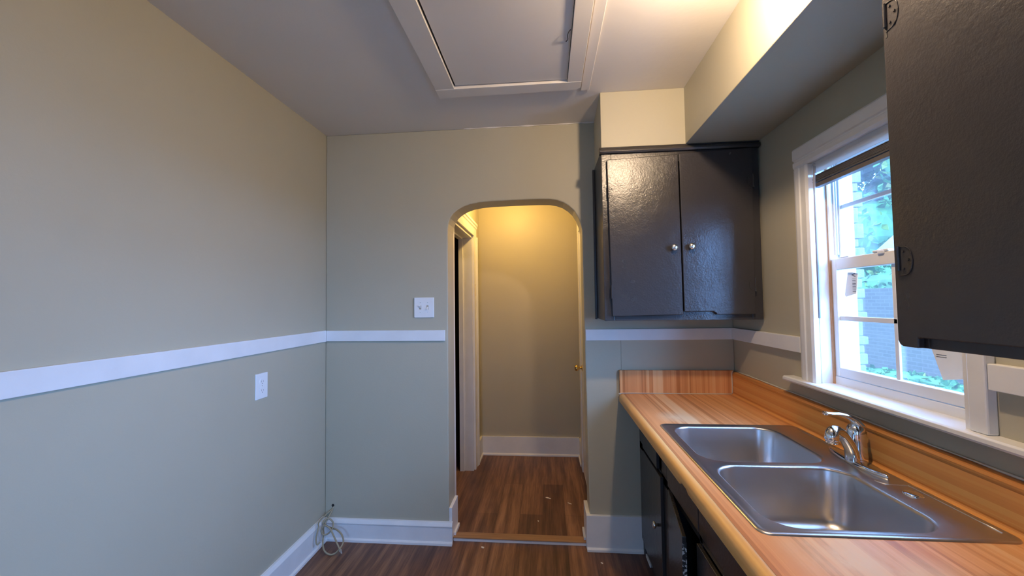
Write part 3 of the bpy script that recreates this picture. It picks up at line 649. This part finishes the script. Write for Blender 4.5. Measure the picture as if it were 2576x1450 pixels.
# ================================================================= SINK
sk = thing('kitchen_sink', 'stainless steel double bowl sink set into the striped counter', 'sink', (0.76, 1.4, 0.74))
bm = bmesh.new()
def loop(pts, z): return [bm.verts.new((x, y, z)) for x, y in pts]
def bridge(a, b_):
    for i in range(len(a)): bm.faces.new((a[i], a[(i + 1) % len(a)], b_[(i + 1) % len(a)], b_[i]))
X0, X1, Y0, Y1 = 0.482, 1.044, 0.980, 1.818
N = 8
def inset(d, r): return rrect(X0 + d, X1 - d, Y0 + d, Y1 - d, r, N)
o0 = loop(inset(0.0, 0.028), ZT + 0.0003); o1 = loop(inset(0.0015, 0.027), ZT + 0.003); o2 = loop(inset(0.006, 0.024), ZT + 0.0045); o3 = loop(inset(0.010, 0.021), ZT + 0.0042); o4 = loop(inset(0.015, 0.018), ZT + 0.0022); o5 = loop(inset(0.019, 0.016), ZT + 0.002)
for a, b_ in ((o0, o1), (o1, o2), (o2, o3), (o3, o4), (o4, o5)): bridge(a, b_)
edges = set()
def loop_edges(l):
    for i in range(len(l)):
        e = bm.edges.get((l[i], l[(i + 1) % len(l)])) or bm.edges.new((l[i], l[(i + 1) % len(l)])); edges.add(e)
loop_edges(o5)
def bowl(x0, x1, y0, y1, depth, rc):
    zt = ZT + 0.002
    def rr_(d, r): return rrect(x0 + d, x1 - d, y0 + d, y1 - d, r, N)
    tops = loop(rr_(-0.006, rc + 0.006), zt)
    L = [tops, loop(rr_(-0.002, rc + 0.002), zt - 0.0012), loop(rr_(0.001, rc), zt - 0.004), loop(rr_(0.0025, rc - 0.001), zt - 0.009)]
    L.append(loop(rr_(0.010, rc - 0.004), zt - depth * 0.55)); L.append(loop(rr_(0.017, rc - 0.008), zt - depth + 0.045))
    for k in range(1, 7):
        a = math.radians(90 * k / 6); rf = 0.042
        L.append(loop(rr_(0.017 + rf * (1 - math.cos(a)), max(0.02, rc - 0.008 - 0.03 * k / 6)), zt - depth + 0.045 - rf * math.sin(a)))
    cx, cy = (x0 + x1) / 2, (y0 + y1) / 2
    inner = []
    for v_ in L[-1]:
        d = Vector((v_.co.x - cx, v_.co.y - cy)); ang = math.atan2(d.y, d.x)
        inner.append(bm.verts.new((cx + 0.055 * math.cos(ang), cy + 0.055 * math.sin(ang), zt - depth - 0.001)))
    L.append(inner)
    for r_, dz_ in ((0.050, 0.004), (0.040, 0.008)):
        L.append([bm.verts.new((cx + (v_.co.x - cx) * r_ / 0.055, cy + (v_.co.y - cy) * r_ / 0.055, zt - depth - 0.001 - dz_)) for v_ in inner])
    for a, b_ in zip(L, L[1:]): bridge(a, b_)
    bm.faces.new(L[-1]); loop_edges(tops)
    return cx, cy, zt - depth - 0.009
bA = bowl(0.522, 0.930, 1.412, 1.786, 0.165, 0.075)
bB_ = bowl(0.528, 0.925, 1.014, 1.376, 0.180, 0.075)
bmesh.ops.triangle_fill(bm, edges=list(edges), use_beauty=True)
sb = link('basin', bm, M['steel'], sk, smooth=True)
for cx, cy, cz in (bA, bB_):
    d_ = bmesh.new(); lathe(d_, [(0.041, 0.004), (0.045, 0.006), (0.043, 0.0075), (0.030, 0.004), (0.012, 0.003), (0.011, 0.010), (0.004, 0.012)], (cx, cy, cz - 0.001), 'Z', 24)
    link('drain', d_, M['chrome'], sk, smooth=True)
hc = bmesh.new(); lathe(hc, [(0.022, 0.0), (0.0225, 0.002), (0.019, 0.005), (0.010, 0.0065), (0.002, 0.007)], (0.992, 1.200, ZT + 0.0018), 'Z', 24)
link('hole_cover', hc, M['chrome'], sk, smooth=True)
# pressed outline on the faucet ledge
bm = bmesh.new()
tube(bm, smoothpath([(0.958, 1.285, ZT + 0.002), (0.972, 1.262, ZT + 0.002), (1.02, 1.256, ZT + 0.002), (1.028, 1.24, ZT + 0.002), (1.028, 1.02, ZT + 0.002)], 5), 0.0022, 6)
link('pressed_ridge', bm, M['steelrim'], sk, smooth=True); bm = bmesh.new()
tube(bm, smoothpath([(1.030, 1.77, ZT + 0.002), (1.030, 1.60, ZT + 0.002), (1.028, 1.555, ZT + 0.002)], 4), 0.0018, 6)
link('pressed_ridge', bm, M['steelrim'], sk, smooth=True)

# ================================================================= FAUCET
fc = thing('kitchen_faucet', 'chrome single lever faucet on the sink ledge behind the bowls', 'faucet', (1.003, 1.415, ZT + 0.002))
fx, fy, f0 = 1.003, 1.418, ZT + 0.002
bm = bmesh.new(); rings = []
for s_, z_ in ((1.0, 0.0), (1.0, 0.008), (0.92, 0.012), (0.6, 0.0145)):
    rg = []
    for i in range(40):
        a = 2 * math.pi * i / 40
        w = 0.028 * (1 - 0.25 * abs(math.sin(a)) ** 3)
        rg.append(bm.verts.new((1.000 + w * math.cos(a) * s_, 1.412 + 0.124 * math.sin(a) * (0.97 + 0.03 * s_) * (1 if s_ > 0.9 else 0.95), f0 + z_)))
    rings.append(rg)
for a, b_ in zip(rings, rings[1:]):
    for i in range(40): bm.faces.new((a[i], a[(i + 1) % 40], b_[(i + 1) % 40], b_[i]))
bm.faces.new(rings[0]); bm.faces.new(rings[-1])
link('base_plate', bm, M['chrome'], fc, smooth=True)
body = link('body', lathe(bmesh.new(), [(0.0300, 0.004), (0.0295, 0.02), (0.0285, 0.05), (0.0278, 0.075), (0.0270, 0.095), (0.0255, 0.108), (0.020, 0.120), (0.008, 0.126)], (fx + 0.008, fy + 0.006, f0), 'Z', 28), M['chrome'], fc, smooth=True)
# spout rising from the front of the body and arcing over to the aerator
ax, ay = 0.884, 1.345
dxs, dys = ax - fx, ay - fy
def sp(t, z): return (fx + dxs * t, fy + dys * t, f0 + z)
spp = smoothpath([sp(0.15, 0.006), sp(0.155, 0.030), sp(0.21, 0.052), sp(0.36, 0.079), (sp(0.57, 0.106)), sp(0.78, 0.121), sp(0.93, 0.122), sp(0.995, 0.112), sp(1.0, 0.098)], 5)
n_ = len(spp); rad = [0.0205 - 0.0045 * min(1, i / (n_ * 0.5)) + (0.0030 * max(0, min(1, (i / n_ - 0.65) / 0.2))) for i in range(n_)]
link('spout', tube(bmesh.new(), spp, rad, 20), M['chrome'], fc, smooth=True)
link('aerator', lathe(bmesh.new(), [(0.0165, 0.110), (0.0170, 0.096), (0.0163, 0.088), (0.0140, 0.087), (0.0130, 0.092)], (ax, ay, f0), 'Z', 24), M['chrome'], fc, smooth=True)
# lever: wide shell over the body then a slim paddle
lev = smoothpath([(1.022, 1.426, f0 + 0.070), (1.024, 1.426, f0 + 0.100), (1.014, 1.425, f0 + 0.128), (0.994, 1.424, f0 + 0.146), (0.968, 1.423, f0 + 0.155), (0.940, 1.422, f0 + 0.157), (0.913, 1.420, f0 + 0.160)], 5)
n_ = len(lev); rad = [0.0265 - 0.0150 * min(1, i / (n_ * 0.75)) for i in range(n_)]; flat = [0.8 - 0.28 * min(1, i / (n_ * 0.6)) for i in range(n_)]
link('lever_handle', tube(bmesh.new(), lev, rad, 18, flat, up=Vector((-0.3, 0, 1))), M['chrome'], fc, smooth=True)

# ================================================================= OUTLET, SWITCH, CABLE
ot = thing('wall_outlet', 'white duplex outlet plate on the left wall below the chair rail', 'outlet', (XL, 1.85, 1.06))
link('cover_plate', prism([(1.811, 1.003), (1.811, 1.127), (1.892, 1.127), (1.892, 1.003)], 'X', XL + 0.0002, XL + 0.006), M['plastic'], ot, bevel=0.002)
for zc in (1.086, 1.043):
    s1 = link('socket', prism([(1.852 + 0.0165 * math.cos(math.radians(a)), zc + 0.0185 * max(-0.78, min(0.78, math.sin(math.radians(a))))) for a in range(0, 360, 15)], 'X', XL + 0.0058, XL + 0.0075), M['plastic'], ot)
    link('slot', BB((XL + 0.0073, XL + 0.0078, 1.8445, 1.8460, zc - 0.003, zc + 0.006), (XL + 0.0073, XL + 0.0078, 1.8580, 1.8595, zc - 0.003, zc + 0.005), (XL + 0.0073, XL + 0.0078, 1.850, 1.854, zc - 0.011, zc - 0.007)), M['ink'], s1)
link('screw', lathe(bmesh.new(), [(0.0025, 0.0), (0.0022, 0.001)], (XL + 0.006, 1.852, 1.065), 'X', 10), M['knob'], ot)

sw = thing('light_switch', 'white two-toggle switch plate on the far wall left of the arch', 'switch', (-0.76, D, 1.434))
link('cover_plate', B(-0.823, -0.697, D - 0.009, D - 0.0002, 1.371, 1.496), M['plastic'], sw, bevel=0.003)
for i, xx in enumerate((-0.783, -0.737)):
    t = bmesh.new(); s_ = 1 if i == 0 else -1
    prism([(D - 0.009, 1.428), (D - 0.009, 1.440), (D - 0.020, 1.434 + s_ * 0.012 + 0.003), (D - 0.021, 1.434 + s_ * 0.012 - 0.003)], 'X', xx - 0.004, xx + 0.004, t)
    link('toggle', t, M['plastic'], sw, bevel=0.001)
    link('toggle_slot', B(xx - 0.006, xx + 0.006, D - 0.0095, D - 0.0089, 1.422, 1.446), M['cable'], sw)
    for z_ in (1.404, 1.464): link('screw', lathe(bmesh.new(), [(0.0028, -0.0012), (0.003, 0.0)], (xx, D - 0.009, z_), 'Y', 10), M['knob'], sw)

cb_ = thing('coaxial_cable', 'tan coaxial cable knotted in loops hanging from a hole in the corner', 'cable', (-1.3, 2.3, 0.0))
P1 = [(-1.345, 2.43, 0.200), (-1.352, 2.405, 0.172), (-1.362, 2.37, 0.138), (-1.368, 2.35, 0.108), (-1.362, 2.34, 0.078), (-1.349, 2.31, 0.047), (-1.324, 2.28, 0.020), (-1.285, 2.265, 0.0065), (-1.254, 2.27, 0.009), (-1.224, 2.28, 0.037), (-1.222, 2.31, 0.057), (-1.243, 2.33, 0.083), (-1.282, 2.345, 0.102), (-1.334, 2.362, 0.104), (-1.365, 2.36, 0.118), (-1.370, 2.35, 0.139), (-1.360, 2.36, 0.153), (-1.343, 2.372, 0.150), (-1.321, 2.372, 0.131), (-1.309, 2.35, 0.113), (-1.32, 2.338, 0.092), (-1.337, 2.325, 0.083), (-1.353, 2.315, 0.090), (-1.365, 2.322, 0.109), (-1.353, 2.33, 0.135), (-1.323, 2.328, 0.124), (-1.304, 2.322, 0.109), (-1.276, 2.305, 0.083), (-1.249, 2.287, 0.060), (-1.222, 2.268, 0.038), (-1.218, 2.266, 0.034)]
link('cable_jacket', tube(bmesh.new(), smoothpath(P1, 6), 0.0048, 8), M['cable'], cb_, smooth=True)
P2 = [(-1.352, 2.42, 0.186), (-1.368, 2.36, 0.172), (-1.374, 2.31, 0.160), (-1.364, 2.29, 0.147), (-1.364, 2.275, 0.118), (-1.364, 2.265, 0.089), (-1.356, 2.262, 0.060), (-1.345, 2.275, 0.068)]
link('cable_jacket', tube(bmesh.new(), smoothpath(P2, 6), 0.0042, 8), M['cable'], cb_, smooth=True)
link('connector', tube(bmesh.new(), [(-1.218, 2.268, 0.034), (-1.211, 2.262, 0.026), (-1.2105, 2.2615, 0.0255), (-1.204, 2.257, 0.017)], [0.006, 0.006, 0.0045, 0.0045], 8), M['chrome'], cb_)
link('hole', lathe(bmesh.new(), [(0.009, -0.0008), (0.009, 0.0)], (-1.350, D, 0.205), 'Y', 14), M['dark'], cb_)

# paint flakes on the floor
fl = [(-0.404, 2.398, 0.0, 0.012, 0.005, 'pale paint flake on the kitchen floor just in front of the arch threshold'),
      (0.283, 2.300, 0.0, 0.007, 0.004, 'small pale paint flake on the kitchen floor by the right baseboard'),
      (-0.012, 2.985, 0.018, 0.024, 0.006, 'largest pale paint flake on the hall floor, beyond the arch'),
      (0.140, 2.914, 0.018, 0.016, 0.005, 'long thin paint flake on the hall floor near the right side'),
      (-0.078, 2.671, 0.018, 0.006, 0.005, 'round pale paint speck on the hall floor near the threshold')]
for x, y, z, a, b_, lab in fl:
    pts = []
    for i in range(9):
        t = 2 * math.pi * i / 9; k = random.uniform(0.6, 1.1)
        pts.append((x + a * k * math.cos(t), y + b_ * 1.6 * k * math.sin(t) - (x and a * k * math.cos(t) * 0.5)))
    tag(link('paint_flake', prism(pts, 'Z', z + 0.0002, z + 0.002), M['flake']), lab, 'paint flake', 'paint flakes on the floor')

# ================================================================= LAMPS
def lamp(name, label, x, y, zc, rb, mat, drop):
    t = thing(name, label, 'light fixture', (x, y, zc))
    link('canopy', lathe(bmesh.new(), [(0.055, 0.0), (0.055, -0.012), (0.045, -0.022), (0.030, -0.028), (0.028, -drop + rb * 0.9)], (x, y, zc), 'Z', 24), M['plastic'], t, smooth=True)
    prof = [(rb * math.sin(math.radians(a)) if a not in (180,) else 0.002, -drop + rb * math.cos(math.radians(a))) for a in range(25, 181, 12)]
    link('bulb', lathe(bmesh.new(), prof, (x, y, zc), 'Z', 20), mat, t, smooth=True)
lamp('ceiling_light', 'bare warm bulb in a ceiling holder above the sink side of the kitchen', 0.555, 1.06, ZC, 0.034, M['bulb'], 0.125)
lamp('ceiling_light', 'amber bulb in a ceiling holder above the small hall beyond the arch', -0.30, 3.22, hz, 0.04, M['hallbulb'], 0.085)

# ================================================================= OUTSIDE
GZ = -0.30
tag(link('lawn', BB((5.2, 30, -14, 34, GZ - 0.1, GZ), (1.24, 5.2, 2.0, 34, GZ - 0.1, GZ)), M['lawn']), kind='structure')
struct('added_bounce_ground', BB((1.24, 5.2, -9, 2.0, GZ - 0.1, GZ), (-8, 1.24, -9, -2.32, GZ - 0.1, GZ)), M['concrete'])  # unseen pale ground, added to bounce daylight up to the ceiling
wg = thing('house_wing', 'pale house wing with white corner board and stone edge outside the window', 'building', (2.1, 5.5, GZ))
link('wall', B(1.26, 3.02, 4.22, 7.5, GZ, 4.2), M['siding'], wg)
link('corner_board', B(2.965, 3.03, 4.19, 4.22, GZ, 2.62), M['whiteboard'], wg)
link('vent_box', BB((2.95, 3.03, 4.17, 4.22, 2.66, 2.86),), M['siding'], wg)
link('downspout', B(2.885, 2.94, 4.14, 4.2, GZ, 1.62), M['spout'], wg)
bm = bmesh.new(); z_ = GZ; k = 0
while z_ < 4.0:
    h = random.uniform(0.07, 0.16); w = 0.055 + (0.035 if k % 2 else 0.0) + random.uniform(-0.008, 0.012)
    box(bm, 3.03, 3.03 + w, 4.185, 4.185 + 0.22, z_ + 0.004, z_ + h - 0.004); z_ += h; k += 1
link('stone_edge', bm, M['stone'], wg, bevel=0.008)
tag(link('brick_wall', B(7.0, 7.25, 2.5, 16, GZ, 1.66), M['brick']), 'low brick garden wall of the neighbouring lot seen through the window', 'wall')
shd = thing('neighbour_shed', 'small pale-roofed outbuilding behind the brick wall outside the window', 'building', (10.2, 10.2, GZ))
link('wall', B(9.4, 11.4, 8.6, 11.6, GZ, 2.75), M['siding'], shd)
link('roof', prism([(8.3, 2.70), (11.9, 2.70), (10.1, 3.75)], 'X', 9.1, 11.7), M['shingle'], shd)

def foliage(name, label, centre, rad, n, size, mats, trunk=None, cat='tree', seed=1):
    rnd = random.Random(seed)
    t = thing(name, label, cat, (centre[0], centre[1], GZ))
    bm = bmesh.new(); cx, cy, cz = centre
    lumps = []
    for i in range(26):
        u = rnd.uniform(-1, 1); a = rnd.uniform(0, 2 * math.pi); r = math.sqrt(1 - u * u) * 0.72
        lumps.append((cx + rad[0] * r * math.cos(a), cy + rad[1] * r * math.sin(a), cz + rad[2] * u * 0.72, rnd.uniform(0.28, 0.48)))
    for i in range(n):
        lx, ly, lz, lr = rnd.choice(lumps)
        u = rnd.uniform(-1, 1); a = rnd.uniform(0, 2 * math.pi); r = math.sqrt(1 - u * u); q_ = rnd.uniform(0.75, 1.05)
        p = Vector((lx + rad[0] * lr * q_ * r * math.cos(a), ly + rad[1] * lr * q_ * r * math.sin(a), lz + rad[2] * lr * q_ * u))
        if p.z < GZ + 0.05: continue
        d = Vector((rnd.gauss(0, 1), rnd.gauss(0, 1), rnd.gauss(0, 1))).normalized(); e = d.orthogonal().normalized(); f_ = d.cross(e)
        s_ = size * rnd.uniform(0.6, 1.3)
        vs = [bm.verts.new(p + e * s_ * x_ + f_ * s_ * y_ + d * s_ * w_) for x_, y_, w_ in ((0, -1, 0), (0.55, -0.2, 0.15), (0.35, 0.5, 0.1), (0, 1, -0.1), (-0.35, 0.5, 0.1), (-0.55, -0.2, 0.15))]
        f = bm.faces.new(vs); f.material_index = 1 if rnd.random() < 0.18 else 0
    link('foliage', bm, mats, t)
    core = bmesh.new()
    for lx, ly, lz, lr in lumps:
        mtx = Matrix.Translation((lx, ly, max(lz, GZ + rad[2] * lr * 0.9))) @ Matrix.Diagonal((rad[0] * lr * 0.8, rad[1] * lr * 0.8, rad[2] * lr * 0.8, 1))
        bmesh.ops.create_icosphere(core, subdivisions=2, radius=1, matrix=mtx)
    link('inner_foliage', core, mats[0], t)
    if trunk: link('trunk', tube(bmesh.new(), [(cx, cy, GZ), (cx + 0.1, cy, cz * 0.5), (cx, cy, cz)], [trunk, trunk * 0.8, trunk * 0.5], 10), M['bark'], t)
    return t
foliage('broadleaf_tree', 'tall broadleaf tree behind the outbuilding filling the upper window pane', (14.0, 18.0, 6.0), (4.6, 4.8, 5.6), 9000, 0.16, [M['leaf'], M['leafy']], 0.35, seed=4)
foliage('broadleaf_tree', 'second tree beyond the brick wall at the right side of the window view', (17.0, 8.0, 5.0), (3.4, 3.8, 4.6), 6000, 0.16, [M['leaf'], M['leafy']], 0.3, seed=9)
foliage('garden_hedge', 'green hedge growing just above the brick wall outside the window', (8.0, 7.6, 1.2), (0.62, 4.6, 1.15), 5000, 0.07, [M['leaf'], M['leafy']], None, 'hedge', 5)
foliage('garden_weeds', 'low green weeds at the foot of the brick wall outside the window', (6.4, 8.0, GZ + 0.1), (0.5, 3.6, 0.38), 2500, 0.07, [M['leaf'], M['leafy']], None, 'plant', 6)
